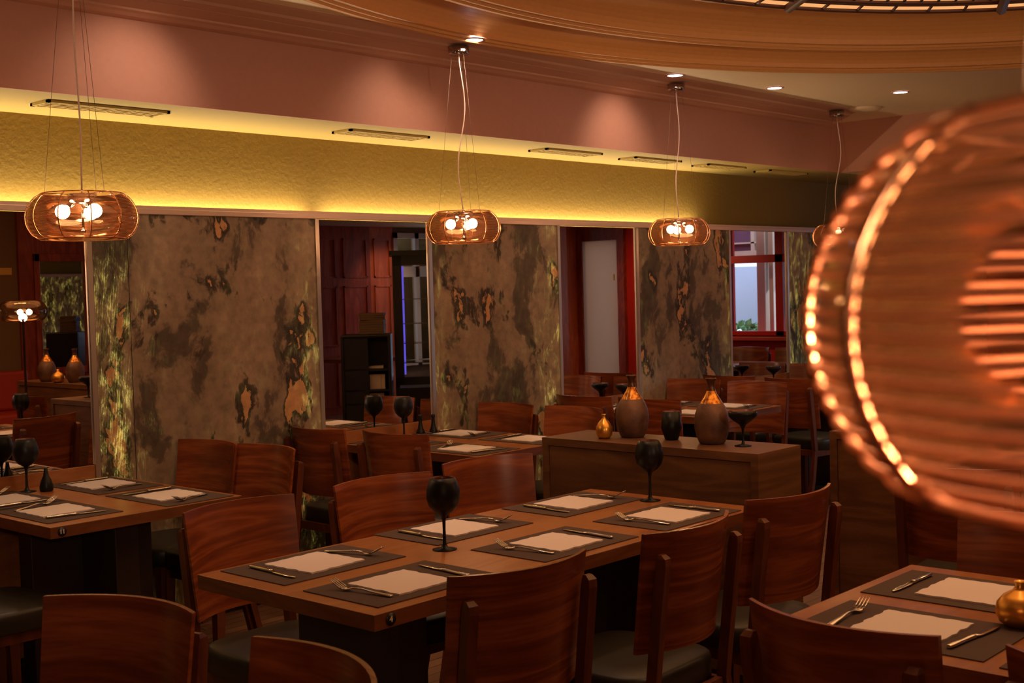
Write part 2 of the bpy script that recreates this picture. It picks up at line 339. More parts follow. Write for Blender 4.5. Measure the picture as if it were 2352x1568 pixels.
# tan ceiling plane with an elliptical opening and the moulded cove of the dome
EC = (4.575, 1.480); EK = 1.189
def ell(b, prof, mats, name, seg=160):
    rings = [[b.verts.new((EC[0]+EK*r*math.cos(2*PI*i/seg), EC[1]+r*math.sin(2*PI*i/seg), z)) for i in range(seg)] for r, z in [(q*1.045, u(v)) for q, v in prof]]
    for k in range(len(rings)-1):
        for i in range(seg):
            j = (i+1) % seg; f = b.faces.new((rings[k][i], rings[k][j], rings[k+1][j], rings[k+1][i])); f.smooth = False
b = nb(); seg = 160
x0, x1, y0, y1 = XL, XF, YB, YF
inn = [b.verts.new((EC[0]+EK*2.868*math.cos(2*PI*i/seg), EC[1]+2.868*math.sin(2*PI*i/seg), ZT)) for i in range(seg)]
out = []
for i in range(seg):
    a = 2*PI*i/seg; dx, dy = EK*math.cos(a), math.sin(a)
    t = min(((x1 if dx > 0 else x0)-EC[0])/dx if abs(dx) > 1e-9 else 1e9, ((y1 if dy > 0 else y0)-EC[1])/dy if abs(dy) > 1e-9 else 1e9)
    out.append(b.verts.new((EC[0]+dx*t, EC[1]+dy*t, ZT)))
for i in range(seg):
    j = (i+1) % seg; b.faces.new((inn[i], inn[j], out[j], out[i]))
for cx, cy in ((x0, y0), (x1, y0), (x0, y1), (x1, y1)):
    v = b.verts.new((cx, cy, ZT)); o2 = sorted(out, key=lambda q: (q.co-v.co).length)[:1]
    cand = [(i, (i+1) % seg) for i in range(seg) if (abs(out[i].co.x-cx) < 1e-4) != (abs(out[(i+1) % seg].co.x-cx) < 1e-4) and (out[i].co-v.co).length < 1.0]
    for i, j in cand: b.faces.new((out[i], out[j], v))
struct('ceiling', b, M['tan'])
b = nb()
prof = [(2.76, 2.712), (2.745, 2.700), (2.72, 2.698), (2.715, 2.708), (2.695, 2.706), (2.69, 2.716), (2.67, 2.718)]
for i in range(9):
    a = PI/2*i/8; prof.append((2.67-.16*(1-math.cos(a)), 2.72+.10*math.sin(a)))
prof += [(2.46, 2.822), (2.455, 2.772), (2.44, 2.765), (2.415, 2.763), (2.41, 2.772), (2.39, 2.770), (2.385, 2.781), (2.36, 2.783)]
for i in range(11):
    a = PI/2*i/10; prof.append((2.36-.26*(1-math.cos(a)), 2.785+.135*math.sin(a)))
prof += [(2.06, 2.922), (2.055, 2.875), (2.0, 2.872), (1.995, 2.862), (1.94, 2.86), (1.935, 2.90)]
ell(b, prof, None, 'x'); struct('trim_4', b, M['dome'])
# leaded glass of the dome
t = thing('dome_skylight', 'oval amber leaded-glass dome skylight overhead at the top right', 'skylight', (0, 0, 0))
b = nb()
def eg(r, a, z): return (EC[0]+EK*r*1.045*math.cos(a), EC[1]+r*1.045*math.sin(a), u(z))
seg = 160
zc = lambda r: 2.865+.25*max(0, (1.93-r)/1.93)
rs = [1.945, 1.80, 1.6, 1.2, .8, .4, .02]
rings = [[b.verts.new(eg(r, 2*PI*i/seg, zc(r))) for i in range(seg)] for r in rs]
for k in range(len(rings)-1):
    for i in range(seg): b.faces.new((rings[k][i], rings[k][(i+1) % seg], rings[k+1][(i+1) % seg], rings[k+1][i]))
obj('glass_dome', b, M['domeglass'], t)
b = nb()
for r, wd in ((1.945, .012), (1.855, .008), (1.825, .012), (1.60, .012), (1.2, .01)):
    tube(b, [eg(r, 2*PI*i/120, zc(r)-.006) for i in range(120)], wd, 6, closed=True)
nseg = 72
for i in range(nseg):
    a = 2*PI*(i+.3)/nseg; big = i % 6 == 0
    if big: tube(b, [eg(1.945, a, zc(1.945)-.01), eg(1.4, a, zc(1.4)-.01), eg(.1, a, zc(.1)-.01)], .028, 6)
    else: tube(b, [eg(1.945, a, zc(1.945)-.006), eg(1.855, a, zc(1.855)-.006)], .008, 5)
obj('lead_frame', b, mat('dark_bronze_lead', (.09, .03, .015), .5), t)
b = nb()
for i in range(144):                                   # fretwork of small keys
    a = 2*PI*(i+.3)/144; d = 2*PI/144
    P = lambda r, q: eg(r, a+q*d, zc(r)-.004)
    for pts in ([P(1.81, .1), P(1.64, .1), P(1.64, .75), P(1.76, .75), P(1.76, .38), P(1.70, .38)],):
        tube(b, pts, .0075, 4)
obj('fretwork', b, mat('green_black_fret', (.03, .03, .012), .5), t)
# end wall with windows and doors, opposite wall, left wall
def wall_x(name, x, th, ya, yb, z1, holes, m):
    b = nb(); ys = sorted({ya, yb, *[h[0] for h in holes], *[h[1] for h in holes]})
    for a, c in zip(ys, ys[1:]):
        hs = [h for h in holes if h[0] <= a+1e-6 and h[1] >= c-1e-6]
        if hs:
            h = hs[0]
            if h[2] > 0: box(b, x, x+th, a, c, 0, h[2])
            if h[3] < z1: box(b, x, x+th, a, c, h[3], z1)
        else: box(b, x, x+th, a, c, 0, z1)
    return struct(name, b, m)
H = [(2.0, 2.62, .90, 1.72), (2.0, 2.62, 1.86, 2.28), (2.72, 3.5, .90, 1.72), (-1.6, -.52, .25, 2.2)]
b = nb()
wall_x('wall_end', XE, .12, .62, 2.0, ZS, [], M['red'])
wall_x('wall_end_far', XE, .12, 2.0, 5.2, ZS, [(2.0, 2.70, .90, 2.28), (2.70, 3.5, .90, 2.28), (3.7, 4.7, .9, 2.28)], M['red'])
wall_x('wall_end_near', XE, .12, YB, .62, ZS, [(-1.7, -.50, .2, 2.28), (-.22, .36, .22, 2.12)], M['red'])
def window(n, y0, y1, z0, z1, tr, m, mull=None):
    b = nb(); fw = .05
    box(b, XE-.03, XE+.06, y0, y0+fw, z0, z1); box(b, XE-.03, XE+.06, y1-fw, y1, z0, z1)
    box(b, XE-.03, XE+.06, y0, y1, z0, z0+fw); box(b, XE-.03, XE+.06, y0, y1, z1-fw, z1)
    if tr: box(b, XE-.03, XE+.06, y0, y1, tr-.045, tr+.045)
    o = struct('window_%d' % n, b, m)
    b = nb(); box(b, XE+.01, XE+.016, y0+.02, y1-.02, z0+.02, z1-.02); struct('window_pane', b, M['pane'], o)
    return o
window(1, 2.0, 2.70, .90, 2.28, 1.80, M['red']); window(2, 2.70, 3.5, .90, 2.28, 1.80, M['red']); window(3, 3.7, 4.7, .9, 2.28, 1.8, M['red'])
window(4, -1.7, -.50, .2, 2.28, 1.75, M['cream'])
b = nb(); box(b, XE-.10, XE, 1.2, 4.9, .84, .885, .006); struct('trim_5', b, M['redseat'])
# tall glazed door beside the red pilaster
b = nb(); box(b, XE-.06, XE, -.31, -.22, 0, 2.28); box(b, XE-.06, XE, .36, .47, 0, 2.28); box(b, XE-.06, XE, -.22, .36, 2.12, 2.28); box(b, XE-.06, XE, -.22, .36, 0, .22)
d = struct('door_1', b, M['redwood'])
b = nb(); box(b, XE-.035, XE-.03, -.22, .36, .22, 2.12); struct('door_pane', b, M['frost'], d)
b = nb(); box(b, XE-.07, XE-.06, .31, .325, 1.60, 1.68); struct('door_hinge', b, M['gold'], d)
b = nb(); box(b, XE-.25, XE, -.50, -.31, 0, ZS); struct('wall_jamb', b, M['orange'])
b = nb(); box(b, XL, 11.2, YB-.12, YB, 0, 2.85); box(b, 12.4, XE+.1, YB-.12, YB, 0, 2.85); box(b, 11.2, 12.4, YB-.12, YB, 0, .55); box(b, 11.2, 12.4, YB-.12, YB, 2.3, 2.85)
struct('wall_opposite', b, M['brownwall'])
b = nb(); box(b, XL-.12, XL, YB-.1, 5.6, 0, 2.85); struct('wall_left', b, M['brownwall'])
def panelled(x0, x1, m, name, cells):
    b = nb(); box(b, x0, x1, YB, YB+.03, 0, ZS)
    n = cells; w_ = (x1-x0)/n
    for i in range(n):
        for za, zb_ in ((.1, .75), (.87, 1.62), (1.72, 2.22)):
            xa, xb = x0+w_*i+.06, x0+w_*(i+1)-.06
            for q in ((xa, xa+.02, za, zb_), (xb-.02, xb, za, zb_), (xa, xb, za, za+.02), (xa, xb, zb_-.02, zb_)):
                box(b, q[0], q[1], YB+.03, YB+.045, q[2], q[3])
    return struct(name, b, m)
panelled(7.2, 10.8, M['redwood'], 'wall_panelling', 7)
panelled(10.8, 11.2, M['orange'], 'wall_pilaster', 1)
b = nb(); box(b, 6.1, 7.2, YB, YB+.04, 0, 2.7); struct('wall_mirror_surround', b, M['redwood'])
# white window in the opposite wall
b = nb(); xa, xb, z0, z1 = 11.2, 12.4, .55, 2.3
for q in ((xa, xa+.07, z0, z1), (xb-.07, xb, z0, z1), (xa, xb, z0, z0+.07), (xa, xb, z1-.07, z1), (xa, xb, 1.72, 1.86), (xa+.38, xa+.45, z0, z1)):
    box(b, q[0], q[1], YB, YB+.05, q[2], q[3])
o = struct('window_5', b, M['cream'])
b = nb(); box(b, xa+.05, xb-.05, YB+.005, YB+.012, z0+.05, z1-.05); struct('window_pane', b, M['pane'], o)
# ================================================================ WALL: slate panels, mirrors
panels = [(2.884, 4.167, (0, 0, 0), [(0, 1), (.13, .9), (.15, .16), (.3, .03), (.82, .05), (1, .55)], 'wide slate panel between the first and second mirrors'),
          (4.975, 6.100, (4.2, 0, 1.3), [(0, .55), (.12, .10), (.3, .03), (.75, .10), (.93, .75), (1, .8)], 'slate panel behind the middle tables, between second and third mirrors'),
          (6.925, 8.075, (9.1, 0, 2.2), [(0, .3), (.1, .06), (.4, .0), (.85, .05), (1, .45)], 'narrow-looking slate panel behind the vases, right of the third mirror'),
          (8.922, 11.0, (13.7, 0, 3.1), [(0, 1), (.1, .6), (.4, 1), (.7, 1), (1, .8)], 'glowing slate panel right of the fourth mirror'),
          (-.3, 1.25, (20, 0, 3.1), [(0, 1), (.25, .9), (.5, .7), (1, .8)], None)]
for i, (xa, xb, sd, gl, lb) in enumerate(panels):
    b = nb(); box(b, xa+.012, xb-.012, W-.004, W+.02, .03, 1.925)
    o = obj('slate_panel', b, slate('slate_painted_glow_%d' % i, sd, xa, xb, gl))
    tag(o, lb or 'glowing slate panel off the left edge of the picture', 'wall panel', 'backlit slate panels')
    for x in (xa, xb):
        b = nb(); box(b, x-.012, x+.012, W-.012, W+.0, .03, 1.925); obj('edge_profile', b, M['alu'], o)
    if i == 0: b = nb(); box(b, xa+.19, xa+.193, W-.0055, W-.0041, .03, 1.925); obj('panel_seam', b, M['dark'], o)
for i, (xa, xb, lb) in enumerate(((1.25, 2.884, 'tall wall mirror at the left edge, showing vases and a glass lamp'), (4.167, 4.975, 'tall wall mirror reflecting the black wine cooler'), (6.10, 6.925, 'tall wall mirror reflecting a frosted glass door'), (8.075, 8.922, 'tall wall mirror reflecting the red window and flowers'), (11.0, 11.8, 'tall wall mirror behind the big blurred lamp'))):
    b = nb(); box(b, xa+.0125, xb-.0125, W, W+.015, .812, 1.923); o = obj('wall_mirror', b, M['mirror']); tag(o, lb, 'mirror', 'wall mirrors')
    b = nb(); box(b, xa+.0125, xb-.0125, W-.006, W+.015, .03, .81, .002); o = obj('wainscot_board', b, M['table'])
    tag(o, ['wooden board below the mirror at the left edge', 'wooden board below the mirror with the wine cooler', 'wooden board below the mirror with the frosted door', 'wooden board below the mirror with the red window', 'wooden board below the mirror behind the blurred lamp'][i], 'wall board', 'boards below the mirrors')
# soffit vents
for k, (xa, xb) in enumerate(((2.61, 3.19), (4.24, 4.80), (5.77, 6.31), (6.66, 7.18), (7.51, 8.00), (8.34, 8.90))):
    nm = ['first', 'second', 'third', 'fourth', 'fifth', 'sixth'][k]
    t = thing('air_vent', 'slatted ceiling air vent, %s from the left along the yellow soffit' % nm, 'vent', ((xa+xb)/2, 5.0, ZS), 0, 'soffit air vents')
    h = (xb-xa)/2; b = nb()
    box(b, -h, h, -.075, -.057, -.012, -.001); box(b, -h, h, .057, .075, -.012, -.001); box(b, -h, -h+.015, -.075, .075, -.012, -.001); box(b, h-.015, h, -.075, .075, -.012, -.001)
    obj('frame', b, M['soffit'], t)
    b = nb(); box(b, -h+.015, h-.015, -.057, .057, -.002, -.0005); obj('backing', b, mat('vent_shadow', (.05, .03, .01), .8), t) if k == 0 else obj('backing', b, bpy.data.materials['vent_shadow'], t)
    b = nb()
    for j in range(3): box(b, -h+.02, h-.02, -.035+j*.035, -.018+j*.035, -.010, -.003)
    for j in range(6): box(b, -h+.06+j*(2*h-.12)/5, -h+.068+j*(2*h-.12)/5, -.055, .055, -.012, -.003)
    obj('grille', b, M['soffit'], t)
# ================================================================ LIGHT FITTINGS
S = (ZT-CZ)/(2.8-CZ)
dl = [(4.655*S, 4.44*S), (6.381*S, 4.416*S), (7.324*S, 4.286*S), (8.207*S, 3.834*S), (2.95, 4.25), (1.0, 4.2)]
def mk_down():
    o = thing('downlight', '', '')
    b = nb(); lathe(b, [(.058, 0), (.058, -.004), (.046, -.005), (.044, -.001)], 28); obj('rim', b, M['cornice'], o)
    b = nb(); lathe(b, [(.044, -.002), (.03, -.004), (0, -.005)], 24); obj('lens', b, M['down'], o); return o
for k, (x, y) in enumerate(dl):
    place('dl', mk_down, (x, y, ZT-.001), 0, ['lit recessed downlight next to the middle pendant canopy', 'lit recessed downlight above the third pendant canopy', 'lit recessed downlight second from the right', 'lit recessed downlight, rightmost on the tan ceiling', 'lit recessed downlight above the wide slate panel, off the top', 'lit recessed downlight off the upper left'][k], 'ceiling light', 'recessed downlights')
    ax = {0: 4.35, 1: 6.25, 4: 2.85, 5: 1.0}.get(k)
    if ax: light('downlight_beam', 'SPOT', (x, y, ZT-.02), (1, .72, .52), 15, (ax, 4.95, 2.2), spot_size=R(85), spot_blend=1, shadow_soft_size=.04)
    light('downlight_glow', 'SPOT', (x, y, ZT-.02), (1, .66, .45), 19, (x-.2, y-.2, 0), spot_size=R(80), spot_blend=.7, shadow_soft_size=.05)
for x, y in ((2.4, 3.0), (3.5, 3.0), (3.0, 1.0), (10.5, 3.6), (10.5, 1.0)):  # added overhead spots without fittings, to brighten tables and the far end
    light('overhead_fill', 'SPOT', (x, y, 2.70 if x < 9 else 2.34), (1, .62, .40), 17, (x, y+.1, 0), spot_size=R(80), spot_blend=.8, shadow_soft_size=.06)
b = nb(); lathe(b, [(.0, -.018), (.09, -.016), (.12, -.006), (.122, 0)], 32); tag(obj('ceiling_speaker', b, M['tan'], loc=(8.5, 4.24, ZT-.001)), 'flat tan round disc on the ceiling beside the farthest pendant', 'ceiling speaker')
# pendant lamps
def shade_r(t):          # t 0 bottom .. 1 top, half-width profile
    r0 = .138+(.127-.138)*t
    return (r0+.047*math.sin(PI*min(1, max(0, t)))**.62)*1.04
SH = .156
def mk_shade(parent, n=36, wr=.00062, rr=.0019, film=None):
    b = nb()
    for i in range(n):
        z = (i+.5)/n; tube(b, [(shade_r(z)*math.cos(2*PI*k/56), shade_r(z)*math.sin(2*PI*k/56), (z-.5)*SH) for k in range(56)], wr, 4, closed=True)
    obj('copper_wire_winding', b, M['winding'], parent)
    b = nb()
    for k in range(11):
        a = 2*PI*k/11+.2
        tube(b, [((shade_r(z/12)+.002)*math.cos(a), (shade_r(z/12)+.002)*math.sin(a), (z/12-.5)*SH) for z in range(13)], rr, 6)
    for z, dr in ((0, .001), (1, .001)):
        tube(b, [((shade_r(z)+dr)*math.cos(2*PI*k/56), (shade_r(z)+dr)*math.sin(2*PI*k/56), (z-.5)*SH) for k in range(56)], .0024, 6, closed=True)
    obj('rib_frame', b, mat('copper_rib', (.75, .36, .20), .2, .9) if 'copper_rib' not in bpy.data.materials else bpy.data.materials['copper_rib'], parent)
    b = nb(); lathe(b, [(shade_r(z/14)-.004, (z/14-.5)*SH) for z in range(15)], 48); obj('glass_drum', b, film or M['amberglass'], parent)
    b = nb(); lathe(b, [(.0, .5*SH), (.045, .5*SH), (.05, .47*SH), (.045, .30*SH), (.02, .26*SH), (0, .26*SH)], 24)
    tube(b, [(0, 0, .3*SH), (0, 0, -.30*SH)], .004, 8); tube(b, [(0, 0, -.30*SH), (0, 0, -.36*SH)], .009, 8)
    for k in range(3):
        a = 2*PI*k/3+.5; tube(b, [(.03*math.cos(a), .03*math.sin(a), .30*SH), (.05*math.cos(a), .05*math.sin(a), .2*SH)], .010, 8)
        tube(b, [(.04*math.cos(a), .04*math.sin(a), .49*SH), (shade_r(1)*math.cos(a), shade_r(1)*math.sin(a), .5*SH)], .002, 5)
    obj('lamp_holder', b, M['chrome'], parent)
    for k in range(3):
        a = 2*PI*k/3+.5
        b = nb(); r = .025; lathe(b, [(0 if i in (0, 10) else r*math.sin(PI*i/10), r*math.cos(PI*i/10)) for i in range(11)], 16)
        obj('bulb', b, M['bulb'], parent, (.066*math.cos(a), .066*math.sin(a), .10*SH))
def mk_pendant(drop, **k):
    o = thing('pendant_lamp', '', '')
    mk_shade(o, **k)
    b = nb(); lathe(b, [(0, drop-.040), (.050, drop-.040), (.053, drop-.036), (.053, drop), (0, drop)], 28); obj('canopy', b, M['chrome'], o)
    b = nb(); n = 26
    wob = lambda t: .024*math.sin(t*PI)*math.sin(t*5.5+.6)
    tube(b, [(wob(i/n)+.0, wob(i/n)*.9, .5*SH+(drop-.035-.5*SH)*i/n) for i in range(n+1)], .0032, 6); obj('power_cord', b, M['cord'], o)
    for k in range(3):
        a = 2*PI*k/3+.5; b = nb(); tube(b, [((shade_r(1)-.01)*math.cos(a), (shade_r(1)-.01)*math.sin(a), .5*SH), (.035*math.cos(a), .035*math.sin(a), drop-.038)], .0008, 4); obj('suspension_wire', b, M['wire'], o)
    return o
pend = [(2.25, 4.036, 1.831, 'copper wire drum pendant lamp at the upper left', .15), (4.526, 4.423, 1.851, 'copper wire drum pendant lamp in the middle, before the second slate panel', 2.05), (6.395, 4.42, 1.853, 'copper wire drum pendant lamp over the vases, before the third slate panel', 2.4), (8.36, 4.39, 1.853, 'farthest copper pendant lamp, seen through the big blurred one', 1.0)]
for k, (x, y, z, lb, rz) in enumerate(pend):
    o = mk_pendant(2.745-z); o.location = (x, y, z); o.rotation_euler = (0, 0, rz); tag(o, lb, 'pendant lamp', 'copper pendant lamps over the tables')
    light('pendant_glow', 'POINT', (x, y, z-.005), (1, .55, .27), 5.0, shadow_soft_size=.02)
NL = (0.595, 0.118, 1.531)
o = mk_pendant(2.76-NL[2], n=19, wr=.0019, rr=.0030, film=M['lightfilm']); o.location = NL; o.rotation_euler = (0, 0, .023); tag(o, 'huge blurred copper wire pendant lamp close to the camera at right', 'pendant lamp')
light('pendant_glow', 'POINT', (NL[0], NL[1], NL[2]-.005), (1, .52, .30), 17, shadow_soft_size=.02)
# floor lamp seen in the first mirror
t = thing('floor_lamp', 'glass drum lamp on a thin dark pole, reflected in the left mirror', 'lamp', (4.55, 1.18, 0))
sh = thing('lamp_shade', '', ''); del sh['label'], sh['category']; sh.parent = t; sh.location = (0, 0, 1.47)
b = nb(); lathe(b, [(shade_r(z/14)*.95, (z/14-.5)*.15) for z in range(15)], 40); obj('shade_glass', b, glass_mat('clear_peach_glass', (.97, .86, .76), .04), sh)
for dx in (-.03, .04):
    b = nb(); r = .022; lathe(b, [(0 if i in (0, 8) else r*math.sin(PI*i/8), r*math.cos(PI*i/8)) for i in range(9)], 12); obj('bulb', b, M['bulb'], sh, (dx, .02, -.01))
b = nb(); lathe(b, [(0, 0), (.14, 0), (.14, .012), (.02, .02), (.009, .03), (.009, 1.40), (.02, 1.41), (0, 1.41)], 20); obj('stand', b, M['dark'], t)
light('floor_lamp_glow', 'POINT', (4.55, 1.18, 1.42), AMB, 3, shadow_soft_size=.03)
# ================================================================ TABLES
def mk_table(name, lb, x0, x1, y0, y1, ped, number=None):
    cx, cy = (x0+x1)/2, (y0+y1)/2; t = thing(name, lb, 'table', (cx, cy, 0), 0, 'wooden dining tables')
    hx, hy = (x1-x0)/2, (y1-y0)/2
    b = nb(); box(b, -hx, hx, -hy, hy, .747, .75, .0012); obj('tabletop', b, M['table'], t)
    b = nb(); box(b, -hx+.001, hx-.001, -hy+.001, hy-.001, .708, .7468, .001); obj('edge_band', b, M['tabledge'], t)
    for (px, py, sx, sy) in ped:
        b = nb(); box(b, px-sx, px+sx, py-sy, py+sy, .03, .708, .004); obj('pedestal', b, M['dark'], t)
        b = nb(); box(b, px-sx-.08, px+sx+.08, py-sy-.1, py+sy+.1, 0, .03, .006); obj('base_plate', b, M['dark'], t)
    if number:
        b = nb(); lathe(b, [(0, 0), (.0155, 0), (.0165, .0006), (.0165, .002), (0, .002)], 28)
        bd = obj('number_badge', b, M['badge'], t); 
        for v in bd.data.vertices:
            x, y, z = v.co; v.co = (x, -z, y)
        bd.location = (-hx+number[1], -hy+.0012, .729)
        cu = bpy.data.curves.new('table_number', 'FONT'); cu.body = number[0]; cu.size = .021; cu.align_x = 'CENTER'; cu.align_y = 'CENTER'; cu.extrude = .0003; cu.offset = .0006
        d = bpy.data.objects.new('table_number', cu); C.objects.link(d); d.parent = bd; d.rotation_euler = (PI/2, 0, 0); d.location = (0, -.0023, 0); cu.materials.append(M['digit']); me = bpy.data.meshes.new_from_object(d.evaluated_get(bpy.context.evaluated_depsgraph_get())); d2 = bpy.data.objects.new('table_number', me); C.objects.link(d2); d2.parent = bd; d2.rotation_euler = (PI/2, 0, 0); d2.location = (0, -.0023, 0); bpy.data.objects.remove(d)
    return t
mk_table('dining_table', 'long wooden dining table numbered 4 in the foreground, six places', 2.03, 3.83, 2.33, 3.09, [(-.62, 0, .05, .22), (.62, 0, .05, .22)], ('4', .055))
mk_table('dining_table', 'wooden dining table numbered 11 against the left mirror', 2.145, 2.953, 4.16, 5.128, [(0, 0, .26, .05), (0, 0, .05, .30)], ('11', .045))
mk_table('dining_table', 'wooden dining table against the second mirror, centre', 4.27, 5.08, 4.13, 5.128, [(0, 0, .26, .05), (0, 0, .05, .30)])
mk_table('dining_table', 'wooden dining table behind the tall vases, against the third mirror', 6.22, 7.05, 4.12, 5.128, [(0, 0, .26, .05), (0, 0, .05, .30)])
mk_table('dining_table', 'wooden dining table against the fourth mirror, far right', 8.05, 8.88, 4.12, 5.128, [(0, 0, .26, .05), (0, 0, .05, .30)])
mk_table('dining_table', 'wooden dining table at the lower right corner with a gold vase', 2.47, 3.29, .10, 1.525, [(0, 0, .05, .22)])
mk_table('dining_table', 'wooden dining table out of view at the lower left', .42, 1.18, 1.45, 2.85, [(0, 0, .22, .05)])
mk_table('dining_table', 'wooden dining table by the red window, seen in the fourth mirror', 10.1, 10.85, 3.2, 4.2, [(0, 0, .22, .05)])
mk_table('dining_table', 'wooden dining table by the dark panelling, seen in the second mirror', 9.6, 10.4, -1.6, -.9, [(0, 0, .05, .05)])
# ================================================================ CHAIRS
def mk_chair():
    o = thing('dining_chair', '', '')
    hw = .215
    cy = lambda x, z: -.140-.070*(1-(x/hw)**2)-.055*((z-.47)/.41)
    b = nb(); nx, nz = 14, 8; g = {}
    for s in (0, 1):
        for i in range(nx+1):
            for j in range(nz+1):
                x = -hw+2*hw*i/nx; z = .545+(.88-.545)*j/nz
                xx = x*(1-.05*(1-j/nz)) ; g[s, i, j] = b.verts.new((xx, cy(x, z)-(.0115 if s else 0), z))
    for i in range(nx):
        for j in range(nz):
            f = b.faces.new((g[0, i, j], g[0, i+1, j], g[0, i+1, j+1], g[0, i, j+1])); f.smooth = True
            f = b.faces.new((g[1, i, j], g[1, i, j+1], g[1, i+1, j+1], g[1, i+1, j])); f.smooth = True
    dv = {k: b.verts.new(v.co) for k, v in g.items() if k[1] in (0, nx) or k[2] in (0, nz)}
    ev = {k: b.verts.new(v.co) for k, v in g.items() if k[1] in (0, nx)}
    for i in range(nx):
        for j in (0, nz): b.faces.new((dv[0, i, j], dv[0, i+1, j], dv[1, i+1, j], dv[1, i, j]))
    for j in range(nz):
        for i in (0, nx): b.faces.new((ev[0, i, j], ev[0, i, j+1], ev[1, i, j+1], ev[1, i, j]))
    obj('backrest', b, M['chair'], o)
    # cushion: rounded rear and front edges, thick black sides
    b = nb(); n = 40; pts = []
    for i in range(n):
        a = 2*PI*i/n; c, s = math.cos(a), math.sin(a); e = .42
        pts.append((.212*math.copysign(abs(c)**e, c), .02+.205*math.copysign(abs(s)**(e*1.15), s)))
    rr = [(.94, .392), (1.0, .398), (1.0, .455), (.985, .467), (.94, .474), (.6, .480), (.0, .482)]
    rings = [[b.verts.new((x*k, .02+(y-.02)*k, z)) for x, y in pts] if k else [b.verts.new((0, .02, z))] for k, z in rr]
    for k in range(len(rings)-1):
        for i in range(n):
            j = (i+1) % n
            f = b.faces.new((rings[k][i], rings[k][j], rings[k+1][j], rings[k+1][i]) if len(rings[k+1]) > 1 else (rings[k][i], rings[k][j], rings[k+1][0])); f.smooth = k > 0
    b.faces.new(rings[0]); obj('seat', b, M['seat'], o)
    for s in (-1, 1):
        b = nb(); P = [(0, -.280), (.20, -.228), (.40, -.196), (.47, -.203), (.64, -.223), (.795, -.243), (.815, -.245), (.825, -.239)]
        rows = []
        for k, (z, y) in enumerate(P):
            hwx = .0135; dp = .016 if z > .3 else .015; dp = dp if k < 6 else dp*(.8 if k == 6 else .35); off = .011 if k >= 6 else 0
            x = s*.187
            rows.append([b.verts.new((x+a*hwx*(1 if k < 7 else .8), y+c*dp, z)) for a, c in ((-1, -1), (1, -1), (1, 1), (-1, 1))])
        for k in range(len(rows)-1):
            for i in range(4): b.faces.new((rows[k][i], rows[k][(i+1) % 4], rows[k+1][(i+1) % 4], rows[k+1][i]))
        b.faces.new(rows[0]); b.faces.new(rows[-1]); obj('leg', b, M['chairleg'], o)
        b = nb(); rows = []
        for z, w2, y in ((0, .015, .195), (.40, .022, .185)):
            rows.append([b.verts.new((s*.182+a*w2, y+c*w2, z)) for a, c in ((-1, -1), (1, -1), (1, 1), (-1, 1))])
        for i in range(4): b.faces.new((rows[0][i], rows[0][(i+1) % 4], rows[1][(i+1) % 4], rows[1][i]))
        b.faces.new(rows[0]); b.faces.new(rows[1]); obj('leg', b, M['chairleg'], o)
    b = nb(); box(b, -.165, .165, -.205, -.185, .36, .40); box(b, -.165, .165, .175, .19, .355, .395); box(b, -.19, -.172, -.19, .185, .355, .395); box(b, .172, .19, -.19, .185, .355, .395)
    obj('seat_frame', b, M['chairleg'], o)
    return o
def chair(xa, ya, xb, yb, front, lb):
    """the two ends of the back's top edge, left and right as one faces it"""
    ang = math.atan2(yb-ya, xb-xa)+(PI if front else 0)
    mx, my = (xa+xb)/2, (ya+yb)/2; d = .21
    return place('chair', mk_chair, (mx-d*math.sin(ang), my+d*math.cos(ang), 0), ang, lb, 'chair', 'cherry plywood dining chairs')
